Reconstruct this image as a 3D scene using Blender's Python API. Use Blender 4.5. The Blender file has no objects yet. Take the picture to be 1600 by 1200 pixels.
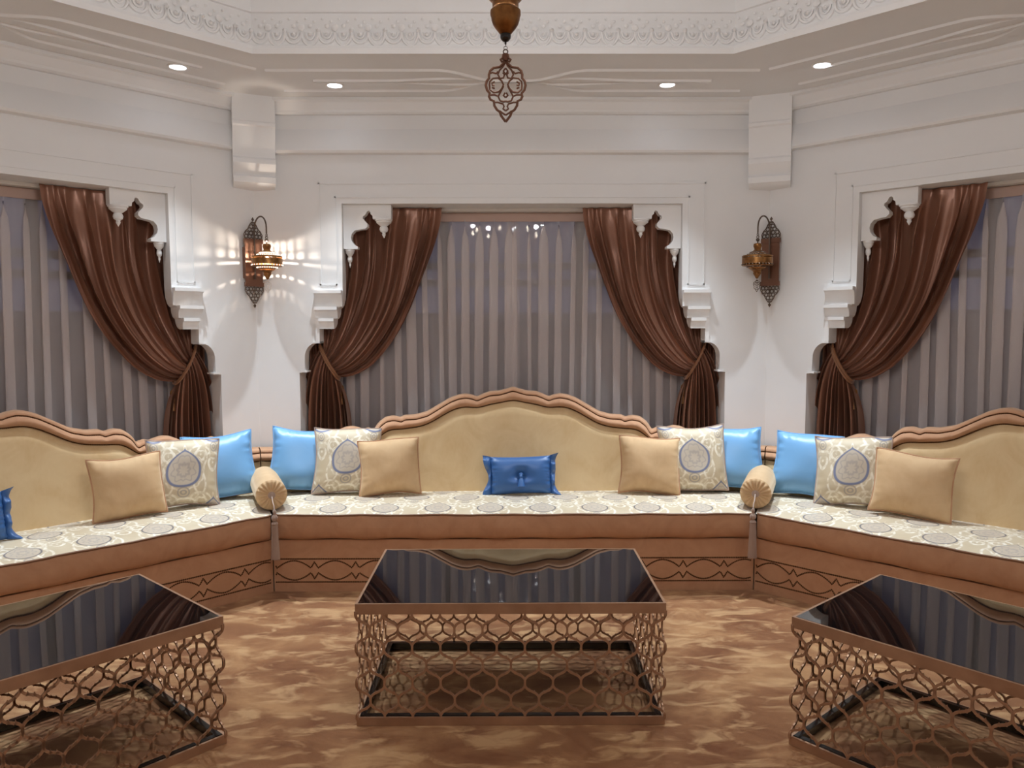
import bpy, math, random
import numpy as np
from mathutils import Matrix, Vector
random.seed(7)
PI = math.pi
sc = bpy.context.scene
COL = sc.collection

# ------------------------------------------------------------------ camera
F, PITCH, YAW, ROLL, CX, CH = 1202.04, .0722, .0053, -.0019, -.0349, 1.58
fw = np.array([math.sin(YAW)*math.cos(PITCH), math.cos(YAW)*math.cos(PITCH), -math.sin(PITCH)])
r0 = np.array([math.cos(YAW), -math.sin(YAW), 0]); u0 = np.cross(r0, fw)
rr = r0*math.cos(ROLL)+u0*math.sin(ROLL); uu = -r0*math.sin(ROLL)+u0*math.cos(ROLL)
oo = np.array([CX, 0, CH])
cam = bpy.data.cameras.new('camera'); camo = bpy.data.objects.new('camera', cam); COL.objects.link(camo)
cam.sensor_width = 36; cam.lens = F/1600*36; cam.clip_start = .02
m = Matrix.Identity(4)
for i in range(3):
    m[i][0] = rr[i]; m[i][1] = uu[i]; m[i][2] = -fw[i]; m[i][3] = oo[i]
camo.matrix_world = m
sc.camera = camo
# ------------------------------------------------------------------ world: dusk outside
w = bpy.data.worlds.new('dusk'); sc.world = w; w.use_nodes = True
bg = w.node_tree.nodes['Background']; bg.inputs[0].default_value = (.10, .115, .21, 1); bg.inputs[1].default_value = .38
# ------------------------------------------------------------------ light levels and exposure
SPOT_W, CHAND_W, SCONCE_W = 195.0, 8.5, 7.0
SPOT_COL, CHAND_COL = (.80, .91, 1.0), (.97, .975, 1.0)
vs = sc.view_settings
vs.view_transform = 'Standard'; vs.look = 'None'; vs.gamma = 1.0; vs.exposure = 0.22
vs.use_curve_mapping = False

# ------------------------------------------------------------------ measuring helpers (plans worked out from the room's own planes)
def onY(x, y, Y):
    d = fw+rr*(x-800)/F-uu*(y-600)/F
    p = oo+d*Y/d[1]; return p[0], p[2]
T8 = math.tan(PI/8)
CEN = Vector((0, 1.05, 0))          # centre of the octagon of sofas
YW = 5.617; HW = 1.857              # inner face of a wall, half its width
ZS = 3.197                          # soffit height
CENW = Vector((0, YW-HW/T8, 0))     # centre of the octagon of walls
def wall_m(k, du=0.0):
    return Matrix.Translation(CENW) @ Matrix.Rotation(k*PI/4, 4, 'Z') @ Matrix.Translation(Vector((du, 0, 0))-CENW)
def side_m(k, du=0.0):
    return Matrix.Translation(CEN) @ Matrix.Rotation(k*PI/4, 4, 'Z') @ Matrix.Translation(Vector((du, 0, 0))-CEN)

# ------------------------------------------------------------------ mesh builder
class MB:
    def __init__(s): s.v = []; s.f = []; s.uv = {}
    def add(s, vs_, fs):
        b = len(s.v); s.v += [tuple(p) for p in vs_]; s.f += [tuple(i+b for i in f) for f in fs]; return b
    def box(s, x0, x1, y0, y1, z0, z1):
        s.add([(x0,y0,z0),(x1,y0,z0),(x1,y1,z0),(x0,y1,z0),(x0,y0,z1),(x1,y0,z1),(x1,y1,z1),(x0,y1,z1)],
              [(0,3,2,1),(4,5,6,7),(0,1,5,4),(1,2,6,5),(2,3,7,6),(3,0,4,7)]); return s
    def prism(s, poly, d0, d1, fn):
        n = len(poly)
        a = sum(poly[i][0]*poly[(i+1) % n][1]-poly[(i+1) % n][0]*poly[i][1] for i in range(n))
        if a < 0: poly = poly[::-1]
        s.add([fn(p[0], p[1], d0) for p in poly]+[fn(p[0], p[1], d1) for p in poly],
              [tuple(range(n-1, -1, -1)), tuple(range(n, 2*n))]+[(i, (i+1) % n, n+(i+1) % n, n+i) for i in range(n)]); return s
    def grid(s, fn, nu, nv, cu=False, uv=None):
        b = len(s.v)
        for j in range(nv+1):
            for i in range(nu if cu else nu+1):
                a, c = i/nu, j/nv
                s.v.append(tuple(fn(a, c)))
                if uv: s.uv[len(s.v)-1] = uv(a, c)
        k = nu if cu else nu+1
        for j in range(nv):
            for i in range(nu):
                i2 = (i+1) % k if cu else i+1
                s.f.append((b+j*k+i, b+j*k+i2, b+(j+1)*k+i2, b+(j+1)*k+i))
        return s
    def tube(s, pts, r, n=6, closed=False, flat=1.0, up=None):
        pts = [Vector(p) for p in pts]; N = len(pts); b = len(s.v); prev = None
        for i, p in enumerate(pts):
            if closed: t = pts[(i+1) % N]-pts[i-1]
            else: t = pts[min(i+1, N-1)]-pts[max(i-1, 0)]
            t = t.normalized() if t.length > 1e-9 else Vector((0, 0, 1))
            if up is not None: a = Vector(up)
            elif prev is not None: a = prev
            else: a = Vector((0, 0, 1)) if abs(t.z) < .9 else Vector((1, 0, 0))
            x = (a-t*a.dot(t))
            if x.length < 1e-6: x = t.orthogonal()
            x.normalize(); y = t.cross(x); prev = x
            rad = r(i/(N-1)) if callable(r) else r
            for k in range(n):
                q = 2*PI*k/n
                s.v.append(tuple(p+x*(math.cos(q)*rad*flat)+y*(math.sin(q)*rad)))
        for i in range(N if closed else N-1):
            j = (i+1) % N
            for k in range(n):
                s.f.append((b+i*n+k, b+i*n+(k+1) % n, b+j*n+(k+1) % n, b+j*n+k))
        if not closed:
            s.f.append(tuple(b+k for k in range(n-1, -1, -1))); s.f.append(tuple(b+(N-1)*n+k for k in range(n)))
        return s
    def lathe(s, prof, n=24, c=(0, 0, 0), skip=None):
        b = len(s.v)
        for (r, z) in prof:
            for k in range(n):
                q = 2*PI*k/n; s.v.append((c[0]+r*math.cos(q), c[1]+r*math.sin(q), c[2]+z))
        for j in range(len(prof)-1):
            for k in range(n):
                if skip and skip(j, k): continue
                s.f.append((b+j*n+k, b+j*n+(k+1) % n, b+(j+1)*n+(k+1) % n, b+(j+1)*n+k))
        return s
    def bead(s, p, r, h=None, nrm=(0, -1, 0)):
        n = Vector(nrm).normalized(); a = n.orthogonal().normalized(); c = n.cross(a); p = Vector(p); h = h or r*.7
        s.add([p+n*h]+[p+a*(r*math.cos(q*PI/3))+c*(r*math.sin(q*PI/3)) for q in range(6)],
              [(0, 1+q, 1+(q+1) % 6) for q in range(6)]); return s
    def ring(s, c, R, r, ax='y', n=14, m_=5):
        pts = []
        for i in range(n):
            q = 2*PI*i/n
            o = {'y': (math.cos(q), 0, math.sin(q)), 'x': (0, math.cos(q), math.sin(q)), 'z': (math.cos(q), math.sin(q), 0)}[ax]
            pts.append((c[0]+R*o[0], c[1]+R*o[1], c[2]+R*o[2]))
        return s.tube(pts, r, m_, closed=True)
    def mesh(s, name, smooth=True, angle=40):
        me = bpy.data.meshes.new(name); me.from_pydata(s.v, [], s.f); me.update()
        if s.uv:
            l = me.uv_layers.new(name='UVMap')
            for lp in me.loops: l.data[lp.index].uv = s.uv.get(lp.vertex_index, (0, 0))
        if smooth:
            me.polygons.foreach_set('use_smooth', [True]*len(me.polygons))
            try: me.set_sharp_from_angle(angle=math.radians(angle))
            except Exception: pass
        return me
    def build(s, name, mat, parent=None, smooth=True, angle=40):
        return obj(name, s.mesh(name, smooth, angle), mat, parent)
def obj(name, me, mat, parent=None):
    o = bpy.data.objects.new(name, me); COL.objects.link(o)
    if mat and not me.materials: me.materials.append(mat)
    if parent: o.parent = parent
    return o
def tag(o, label, cat, group=None):
    o['label'] = label; o['category'] = cat
    if group: o['group'] = group
    return o
def thing(name, label, cat, mat4, group=None):
    o = bpy.data.objects.new(name, None); COL.objects.link(o); o.empty_display_size = .1
    o.matrix_world = mat4
    return tag(o, label, cat, group)
def struct(o): o['kind'] = 'structure'; return o
def stuff(o): o['kind'] = 'stuff'; return o
def dup(o, parent=None):
    c = o.copy(); COL.objects.link(c); c.parent = parent
    for ch in list(o.children): dup(ch, c)
    return c
def sm(a): a = max(0.0, min(1.0, a)); return a*a*(3-2*a)
def TR(x, y, z): return Matrix.Translation(Vector((x, y, z)))
def RZ(a): return Matrix.Rotation(a, 4, 'Z')

# ------------------------------------------------------------------ materials
def srgb(r, g, b):
    f = lambda c: (c/255/12.92) if c/255 <= .04045 else ((c/255+.055)/1.055)**2.4
    return (f(r), f(g), f(b), 1)
class E:                                       # tiny expression -> math nodes compiler
    nt = None
    def __init__(s, k): s.k = k
    @staticmethod
    def op(o, *a):
        n = E.nt.nodes.new('ShaderNodeMath'); n.operation = o
        for i, x in enumerate(a):
            if isinstance(x, E): E.nt.links.new(x.k, n.inputs[i])
            else: n.inputs[i].default_value = x
        return E(n.outputs[0])
    def __add__(s, o): return E.op('ADD', s, o)
    def __sub__(s, o): return E.op('SUBTRACT', s, o)
    def __rsub__(s, o): return E.op('SUBTRACT', o, s)
    def __mul__(s, o): return E.op('MULTIPLY', s, o)
    def __truediv__(s, o): return E.op('DIVIDE', s, o)
    __radd__ = __add__; __rmul__ = __mul__
    def abs(s): return E.op('ABSOLUTE', s)
    def sq(s): return E.op('MULTIPLY', s, s)
    def root(s): return E.op('SQRT', s)
    def sin(s): return E.op('SINE', s)
    def max(s, o): return E.op('MAXIMUM', s, o)
    def min(s, o): return E.op('MINIMUM', s, o)
    def fold(s, p): return s-E.op('ROUND', s/p)*p
    def below(s, e, soft):                     # 1 where s < e
        n = E.nt.nodes.new('ShaderNodeMapRange'); n.interpolation_type = 'SMOOTHSTEP'
        E.nt.links.new(s.k, n.inputs[0]); n.inputs[1].default_value = e-soft; n.inputs[2].default_value = e+soft
        n.inputs[3].default_value = 1; n.inputs[4].default_value = 0
        return E(n.outputs[0])
def mixc(nt, f, a, b):
    n = nt.nodes.new('ShaderNodeMix'); n.data_type = 'RGBA'
    if isinstance(f, E): nt.links.new(f.k, n.inputs[0])
    elif isinstance(f, float): n.inputs[0].default_value = f
    else: nt.links.new(f, n.inputs[0])
    for i, x in ((6, a), (7, b)):
        if isinstance(x, tuple): n.inputs[i].default_value = x
        else: nt.links.new(x, n.inputs[i])
    return n.outputs[2]
def base(name, col, rough=.5, metal=0.0, sheen=0.0, spec=.5, sheen_rough=.4, sheen_tint=None, coat=0.0):
    m_ = bpy.data.materials.new(name); m_.use_nodes = True; nt = m_.node_tree; p = nt.nodes['Principled BSDF']
    p.inputs['Base Color'].default_value = col; p.inputs['Roughness'].default_value = rough
    p.inputs['Metallic'].default_value = metal; p.inputs['Specular IOR Level'].default_value = spec
    p.inputs['Sheen Weight'].default_value = sheen; p.inputs['Sheen Roughness'].default_value = sheen_rough
    if sheen_tint: p.inputs['Sheen Tint'].default_value = sheen_tint
    p.inputs['Coat Weight'].default_value = coat
    return m_, nt, p
def noise(nt, scale, detail=4, coord='Object', stretch=None, dist=0.0, rough=.55):
    tc = nt.nodes.new('ShaderNodeTexCoord'); n = nt.nodes.new('ShaderNodeTexNoise')
    n.inputs['Scale'].default_value = scale; n.inputs['Detail'].default_value = detail; n.inputs['Distortion'].default_value = dist
    n.inputs['Roughness'].default_value = rough
    if stretch:
        mp = nt.nodes.new('ShaderNodeMapping'); mp.inputs['Scale'].default_value = stretch
        nt.links.new(tc.outputs[coord], mp.inputs[0]); nt.links.new(mp.outputs[0], n.inputs['Vector'])
    else: nt.links.new(tc.outputs[coord], n.inputs['Vector'])
    return n.outputs[0]
def ramp(nt, f, stops):
    n = nt.nodes.new('ShaderNodeValToRGB'); nt.links.new(f, n.inputs[0]); e = n.color_ramp.elements
    while len(e) < len(stops): e.new(.5)
    for el, (p, c) in zip(e, stops): el.position = p; el.color = c
    return n.outputs[0]
def bump(nt, p, h, strength, dist=.002):
    n = nt.nodes.new('ShaderNodeBump'); n.inputs['Strength'].default_value = strength; n.inputs['Distance'].default_value = dist
    nt.links.new(h, n.inputs['Height']); nt.links.new(n.outputs[0], p.inputs['Normal'])

def mat_plaster(name, col):
    m_, nt, p = base(name, col, .55, spec=.3)
    nt.links.new(ramp(nt, noise(nt, 3, 5), [(.3, tuple(c*.97 for c in col[:3])+(1,)), (.7, col)]), p.inputs['Base Color'])
    bump(nt, p, noise(nt, 90, 3), .05); return m_
M = {}
M['plaster'] = mat_plaster('white_plaster', srgb(230, 229, 228))
M['carved'] = mat_plaster('carved_plaster', srgb(234, 233, 232))
def mat_velvet(name, c1, c2, sheen=.5, sc_=(7, 3), tint=(1, .9, .72, 1)):
    m_, nt, p = base(name, c1, .75, sheen=sheen, spec=.2, sheen_rough=.35, sheen_tint=tint)
    n1 = noise(nt, sc_[0], 5, dist=1.2); n2 = noise(nt, 60, 3, stretch=(1, 1, .3))
    c = ramp(nt, n1, [(.28, c1), (.72, c2)])
    c = mixc(nt, n2, c, mixc(nt, .5, c, c2))
    nt.links.new(c, p.inputs['Base Color']); bump(nt, p, noise(nt, 350, 2), .12, .001); return m_
M['velvet'] = mat_velvet('tan_velvet', srgb(172, 126, 95), srgb(194, 150, 117))
M['velvet_pale'] = mat_velvet('pale_gold_velvet', srgb(204, 170, 124), srgb(224, 198, 156), sc_=(4, 3))
M['velvet_gold'] = mat_velvet('gold_velvet', srgb(196, 160, 120), srgb(212, 180, 140))
M['piping'], _, _ = base('brown_piping', srgb(122, 84, 56), .6)
M['nail'], _, _ = base('antique_brass_nail', srgb(92, 60, 34), .42, metal=.7)
M['cord'], _, _ = base('grey_beige_silk_cord', srgb(172, 148, 134), .45, sheen=.4)

def damask(name, silver, cool, rcol, rw):
    m_, nt, p = base(name, (1, 1, 1, 1), .5, sheen=.25, spec=.4)
    E.nt = nt
    tc = nt.nodes.new('ShaderNodeTexCoord'); sp = nt.nodes.new('ShaderNodeSeparateXYZ'); nt.links.new(tc.outputs['UV'], sp.inputs[0])
    X, Y = E(sp.outputs[0]), E(sp.outputs[1])
    cx, cy = .32, .52
    def med(x, y):
        up = y.max(0)/.112; dn = y.min(0)/.078; yy = up+dn
        k = (1-up.sq()*.86).max(.10)
        q = ((x/(k*.078)).sq()+yy.sq()).root()
        return q
    out = None; ring = inner = dot = fill = tail = None
    for ox, oy in ((0, 0), (cx/2, cy/2)):
        x = (X-ox).fold(cx).abs(); y = (Y-oy).fold(cy)
        q = med(x, y)
        r1 = (q-1).abs().below(rw, .045); th_ = E.op('ARCTAN2', y, x); pet = (th_*8).sin()*.10; r2 = (q-.62+pet).abs().below(.05, .04); d = (q-.28-pet*.5).abs().below(.08, .05); halo = (q-1.28-(th_*12).sin()*.05).abs().below(.06, .05)
        fl = q.below(1.0, .03)
        tq = ((x/.028).sq()+((y+.118)/.04).sq()).root()
        tl = (tq*14).sin().below(0.0, .4)*tq.below(1.0, .1)
        out = halo if out is None else out.max(halo)
        ring = r1 if ring is None else ring.max(r1); inner = r2.max(d) if inner is None else inner.max(r2).max(d)
        fill = fl if fill is None else fill.max(fl); tail = tl if tail is None else tail.max(tl)
    sw = None
    for ox, oy, s in ((cx*.5, .05, 1), (0, cy/2+.05, 1), (.085, -.17, 1), (-.085, -.17, 1), (cx/2-.085, cy/2-.17, 1), (cx/2+.085, cy/2-.17, 1)):
        x = (X-ox).fold(cx); y = (Y-oy).fold(cy)
        rad = (x.sq()+y.sq()).root(); th = E.op('ARCTAN2', y, x.abs())
        g = (rad*170+th*2).sin().below(-.25, .35)*rad.below(.062, .008)
        sw = g if sw is None else sw.max(g)
    # leafy vines wandering between the medallions
    x = (X-cx*.25).fold(cx*.5); vine = (x.abs()-((Y*24.2).sin()*.022).abs()-.012).abs().below(.006, .004)
    sw = sw.max(vine).max(out*.9)*(1-fill)
    br = E(noise(nt, 26, 3, 'UV'))
    sw = sw*((br-.36)*5).max(0).min(1)
    ground = ramp(nt, noise(nt, 5, 3, 'UV'), [(.3, srgb(194, 176, 146)), (.7, srgb(210, 196, 170))])
    c = mixc(nt, fill*.4, ground, srgb(*cool))
    c = mixc(nt, sw*.95, c, srgb(*silver))
    c = mixc(nt, inner*.38, c, srgb(140, 132, 138))
    c = mixc(nt, tail*.5, c, srgb(130, 128, 140))
    c = mixc(nt, ring*.95, c, srgb(*rcol))
    nt.links.new(c, p.inputs['Base Color'])
    rg = sw*-.2+.52
    nt.links.new(rg.k, p.inputs['Roughness'])
    bump(nt, p, (sw+ring).k, .25, .0015)
    return m_
M['damask'] = damask('seat_damask', (246, 240, 226), (190, 180, 174), (98, 94, 102), .055)
M['damask_c'] = damask('cushion_damask', (240, 232, 214), (186, 180, 180), (112, 120, 150), .09)

def satin(name, col, hi, rough=.34, metal=.0, sheen=.3):
    m_, nt, p = base(name, col, rough, metal=metal, sheen=sheen, spec=.6, sheen_rough=.3, sheen_tint=hi)
    p.inputs['Anisotropic'].default_value = .4
    bump(nt, p, noise(nt, 14, 4, dist=.8), .15, .006); return m_
M['blue'] = satin('light_blue_satin', srgb(116, 168, 214), srgb(200, 230, 255), .38)
M['navy'] = satin('dark_blue_satin', srgb(54, 100, 160), srgb(120, 170, 235), .42)
M['drape'] = satin('brown_satin', srgb(146, 104, 84), srgb(235, 195, 165), .36, metal=.35, sheen=.12)
M['tieband'], _, _ = base('tan_tie_cord', srgb(140, 98, 68), .45, sheen=.3)
M['gilt'], _, _ = base('gilt_thread', srgb(140, 100, 58), .45, metal=.5)

m_, nt, p = base('bronze_metal', srgb(126, 94, 70), .42, metal=.55)
nt.links.new(ramp(nt, noise(nt, 9, 4), [(.3, srgb(162, 124, 96)), (.7, srgb(184, 146, 116))]), p.inputs['Base Color']); M['bronze'] = m_
m_, nt, p = base('old_brass', srgb(140, 96, 56), .36, metal=.9)
nt.links.new(ramp(nt, noise(nt, 30, 4), [(.3, srgb(104, 68, 40)), (.7, srgb(160, 114, 66))]), p.inputs['Base Color']); M['brass'] = m_
m_, nt, p = base('copper_brown_metal', srgb(120, 84, 66), .42, metal=.5); M['copper'] = m_
m_, nt, p = base('grey_bronze', srgb(104, 90, 80), .4, metal=.8); M['greybronze'] = m_
M['blackglass'], _, pg = base('black_glass', (.006, .006, .007, 1), .02, spec=.5)
pg.inputs['IOR'].default_value = 2.6
M['blackrail'], _, _ = base('black_lacquer', (.012, .011, .011, 1), .18, spec=.6)
M['white'], _, _ = base('white_enamel', srgb(235, 232, 228), .4)
M['frame'], _, _ = base('dark_window_frame', srgb(70, 68, 70), .4)
M['stone'], _, _ = base('grey_terrace_stone', srgb(92, 92, 98), .8)
M['crystal'], _, pc = base('crystal', srgb(225, 215, 205), .12, spec=.9)

def emis(name, col, s):
    m_ = bpy.data.materials.new(name); m_.use_nodes = True; nt = m_.node_tree; nt.nodes.clear()
    o = nt.nodes.new('ShaderNodeOutputMaterial'); e = nt.nodes.new('ShaderNodeEmission'); e.inputs[0].default_value = col+(1,); e.inputs[1].default_value = s
    nt.links.new(e.outputs[0], o.inputs[0]); return m_
M['led'] = emis('led_lens', (.86, .9, 1), 14)
M['bulb'] = emis('warm_bulb', (1, .86, .68), 30)
M['studglow'] = emis('glowing_stud', (1, .9, .78), 2.2)  # studs emit on their own, imitating lamplight showing through the lantern's holes

def mat_glass():
    m_ = bpy.data.materials.new('window_glass'); m_.use_nodes = True; nt = m_.node_tree; nt.nodes.clear()
    o = nt.nodes.new('ShaderNodeOutputMaterial'); mx = nt.nodes.new('ShaderNodeMixShader'); t = nt.nodes.new('ShaderNodeBsdfTransparent')
    g = nt.nodes.new('ShaderNodeBsdfGlossy'); g.inputs['Roughness'].default_value = .01; fr = nt.nodes.new('ShaderNodeFresnel'); fr.inputs[0].default_value = 1.6
    nt.links.new(fr.outputs[0], mx.inputs[0]); nt.links.new(t.outputs[0], mx.inputs[1]); nt.links.new(g.outputs[0], mx.inputs[2]); nt.links.new(mx.outputs[0], o.inputs[0])
    t.inputs[0].default_value = (.9, .92, .95, 1); return m_
M['glass'] = mat_glass()
def mat_sheer():
    m_ = bpy.data.materials.new('sheer_voile'); m_.use_nodes = True; nt = m_.node_tree; nt.nodes.clear()
    o = nt.nodes.new('ShaderNodeOutputMaterial'); mx = nt.nodes.new('ShaderNodeMixShader'); t = nt.nodes.new('ShaderNodeBsdfTransparent')
    d = nt.nodes.new('ShaderNodeBsdfDiffuse'); d.inputs[0].default_value = srgb(240, 232, 230)
    tl = nt.nodes.new('ShaderNodeBsdfTranslucent'); tl.inputs[0].default_value = srgb(240, 232, 230); m2 = nt.nodes.new('ShaderNodeMixShader'); m2.inputs[0].default_value = .3
    nt.links.new(d.outputs[0], m2.inputs[1]); nt.links.new(tl.outputs[0], m2.inputs[2])
    mx.inputs[0].default_value = .50
    nt.links.new(t.outputs[0], mx.inputs[1]); nt.links.new(m2.outputs[0], mx.inputs[2]); nt.links.new(mx.outputs[0], o.inputs[0]); return m_
M['sheer'] = mat_sheer()
def mat_carpet():
    m_, nt, p = base('plush_carpet', srgb(170, 120, 76), .85, sheen=.5, spec=.15, sheen_rough=.4, sheen_tint=(1, .86, .66, 1))
    n1 = noise(nt, 2.6, 5, 'Object', (1.0, 1.4, 1), .5, .6); n2 = noise(nt, 6.5, 4, 'Object', (.8, 1.7, 1), .7, .55)
    a = ramp(nt, n1, [(.34, srgb(120, 74, 46)), (.5, srgb(146, 100, 66)), (.66, srgb(180, 136, 94))])
    b = ramp(nt, n2, [(.50, (0, 0, 0, 1)), (.64, (.8, .8, .8, 1))])
    nt.links.new(mixc(nt, b, a, srgb(200, 160, 116)), p.inputs['Base Color'])
    bump(nt, p, noise(nt, 500, 2), .4, .004); return m_
M['carpet'] = mat_carpet()

# ------------------------------------------------------------------ room shell
def octa(A, cx, cy, n=8):
    R_ = A/math.cos(PI/8)
    return [(cx+R_*math.sin(PI/8+k*PI/4), cy+R_*math.cos(PI/8+k*PI/4)) for k in range(8)]   # starts at right end of the back wall, clockwise
AW = HW/T8
WO = octa(AW, 0, CENW.y)                     # wall corners
CO = octa(3.44, -.116, 1.24)                # coffer opening corners
fl = MB(); fp = octa(AW+.6, 0, CENW.y); fl.prism(fp, -.08, 0, lambda a, b, d: (a, b, d)); struct(fl.build('floor', M['carpet'], smooth=False))

# stepped arch outline of one half of a window opening (X, Z on the wall face)
def arc(c, rx, rz, a0, a1, n=6): return [(c[0]+rx*math.cos(a0+(a1-a0)*i/n), c[1]+rz*math.sin(a0+(a1-a0)*i/n)) for i in range(n+1)]
TOPZ = 2.477
half = [(1.228, TOPZ), (1.231, 1.856)]
for (xa, za), (xb, zb) in (((1.231, 1.845), (1.265, 1.73)), ((1.268, 1.725), (1.292, 1.652)), ((1.295, 1.648), (1.326, 1.578))):
    half += [(xa+(xb-xa)*(1-math.cos(t*PI/2)), za+(zb-za)*math.sin(t*PI/2)) for t in (0, .3, .6, .85, 1)]
half += [(1.402, 1.578), (1.402, 1.478)] + [(1.425, 1.478)] + arc((1.425, 1.372), .091, .106, PI/2, 0, 8)[1:] + [(1.518, 1.274), (1.537, 1.274), (1.537, 1.259), (1.556, 1.259), (1.556, 0)]
ZT = ZS+.05
def window_wall(k, du, name, num):
    Mx = wall_m(k)
    opening = [(x+du, z) for x, z in half]; openl = [(-x+du, z) for x, z in half]
    hwf = HW+.0005
    poly = [(-hwf, 0), (-hwf, ZT), (hwf, ZT), (hwf, 0)] + opening[::-1] + openl
    mb = MB(); mb.prism(poly, YW, YW+.12, lambda a, b, d: (a*(1+(d-YW)*T8/HW) if abs(a) > 1.80 else a, d, b))
    h2 = HW+.12*T8
    poly2 = [(-h2, 0), (-h2, ZT), (h2, ZT), (h2, 0), (1.556+du, 0), (1.556+du, TOPZ), (-1.556+du, TOPZ), (-1.556+du, 0)]
    mb.prism(poly2, YW+.12, YW+.33, lambda a, b, d: (a*(1+(d-YW-.12)*T8/h2) if abs(a) > 1.80 else a, d, b))
    o = struct(mb.build(name, M['plaster'], smooth=False)); o.matrix_world = Mx
    Mw = wall_m(k, du)
    # spandrel brackets with turned drops (world-sized, in the recess of the opening)
    for s in (1, -1):
        q = lambda x, y: onY(960+x/6, 280+y/6, YW+.05)
        pts = [(640, 222), (640, 650), (490, 650), (490, 628), (520, 612), (545, 580), (553, 545), (545, 508), (518, 478), (470, 468), (420, 462), (397, 440), (399, 415),
               (425, 388), (442, 365), (440, 345), (420, 333), (410, 318), (402, 300), (386, 293), (372, 305), (370, 325), (352, 340), (348, 370), (178, 370), (178, 222)]
        pl = [q(*t) for t in pts]; pl = [(max(min(x, 1.2275), -9) if x < 1.22 else 1.2275, min(z, TOPZ-.0005)) for x, z in pl]
        b = MB(); b.prism([(s*x, z) for x, z in pl], YW+.045, YW+.115, lambda a, c, d: (a, d, c))
        # lip under the block
        x0, z0 = q(185, 372); x1, _ = q(345, 372)
        t = struct(b.build('trim_%d' % (10+num*2+(s > 0)), M['carved'], smooth=False)); t.matrix_world = Mw
        for px, py, sc_ in ((253, 368, 1.0), (590, 650, .92)):
            X, Z = q(px, py); d = MB()
            prof = [(.062, 0), (.062, -.012), (.055, -.016), (.055, -.026), (.044, -.034), (.030, -.046), (.022, -.05), (.028, -.058), (.032, -.072), (.027, -.088), (.014, -.096), (.012, -.104), (.015, -.110), (.009, -.122), (0.001, -.136)]
            if sc_ < 1: prof = [(r*.55, z) for r, z in prof]
            d.lathe(prof, 20, (min(s*X, 1.19) if s > 0 else max(s*X, -1.19), YW+.08, Z))
            d.build('pendant_drop', M['carved'], t)
    # scalloped corbel blocks (three tiers) standing proud of the wall
    for s in (1, -1):
        cb = None
        for i, (x0, x1, z1, z0, p_) in enumerate(((1.233, 1.431, 1.856, 1.738, .055), (1.268, 1.431, 1.738, 1.655, .042), (1.296, 1.405, 1.655, 1.578, .030))):
            pf = [(0, z1), (p_, z1), (p_, z1-.022), (p_-.006, z1-.026)] + [(p_-.006-(p_*.45)*math.sin(t*PI/2), z1-.026-(z1-z0-.03)*(1-math.cos(t*PI/2))) for t in (.3, .6, .8, 1)] + [(p_*.45, z0), (0, z0)]
            b = MB()
            n = len(pf); nx = 8
            # scalloped in plan
            for j in range(nx+1):
                a = j/nx; X = s*(x0+(x1-x0)*a); sc_ = .75+.25*abs(math.sin(a*PI*2))
                b.v += [(X, YW-d*(sc_ if z1-z > .024 else 1), z) for d, z in pf]
            for j in range(nx):
                for r in range(n): b.f.append((j*n+r, j*n+(r+1) % n, (j+1)*n+(r+1) % n, (j+1)*n+r))
            b.f.append(tuple(range(n))); b.f.append(tuple(nx*n+r for r in range(n-1, -1, -1)))
            if cb is None:
                cb = struct(b.build('trim_%d' % (20+num*2+(s > 0)), M['carved'])); cb.matrix_world = Mw
            else: b.build('corbel_tier', M['carved'], cb)
        b = MB(); b.box(min(s*1.402, s*1.431), max(s*1.402, s*1.431), YW-.012, YW, 1.478, 1.655); b.build('corbel_post', M['carved'], cb, smooth=False)
        b = MB(); b.box(min(s*1.402, s*1.455), max(s*1.402, s*1.455), YW-.008, YW+.1, 1.474, 1.486); b.build('ledge', M['carved'], cb, smooth=False)
        b = MB(); b.box(min(s*1.50, s*1.545), max(s*1.50, s*1.545), YW-.006, YW+.1, 1.262, 1.274); b.build('ledge', M['carved'], cb, smooth=False)
    # flat panel mouldings round the head of the opening
    b = MB(); rm = None
    def strip(pts, w_, pr):
        for s in (1,):
            for (xa, za), (xb, zb) in zip(pts, pts[1:]):
                b.box(min(xa, xb)-w_/2, max(xa, xb)+w_/2, YW-pr, YW+.002, min(za, zb)-w_/2, max(za, zb)+w_/2)
    strip([(-1.274, 1.898), (-1.274, 2.523), (1.274, 2.523), (1.274, 1.898), (1.388, 1.898), (1.388, 2.62), (-1.388, 2.62), (-1.388, 1.898), (-1.274, 1.898)], .010, .006)
    t = struct(b.build('trim_%d' % (30+num), M['plaster'], smooth=False)); t.matrix_world = Mw
    # window: frame bars and panes behind the curtains
    yf = YW+.345
    wf = struct(MB().box(-1.62, -1.52, yf, yf+.06, 0, TOPZ+.04).box(1.52, 1.62, yf, yf+.06, 0, TOPZ+.04).box(-1.52, 1.52, yf, yf+.06, TOPZ-.05, TOPZ+.04).box(-1.52, 1.52, yf, yf+.06, 0, .08).build('window_%d' % num, M['frame'], smooth=False)); wf.matrix_world = Mw
    for x in (-.52, .52): MB().box(x-.035, x+.035, yf, yf+.06, .08, TOPZ-.05).build('mullion', M['frame'], wf, smooth=False)
    for z in (2.06, 1.93): MB().box(-1.52, 1.52, yf+.005, yf+.055, z-.025, z+.025).build('transom', M['frame'], wf, smooth=False)
    for x0, x1 in ((-1.52, -.555), (-.485, .485), (.555, 1.52)):
        for z0, z1 in ((.08, 1.905), (1.955, 2.035), (2.085, TOPZ-.05)):
            MB().box(x0, x1, yf+.026, yf+.032, z0, z1).build('pane', M['glass'], wf, smooth=False)
DU = {1: .022, 0: 0.0, -1: .0}
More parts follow.
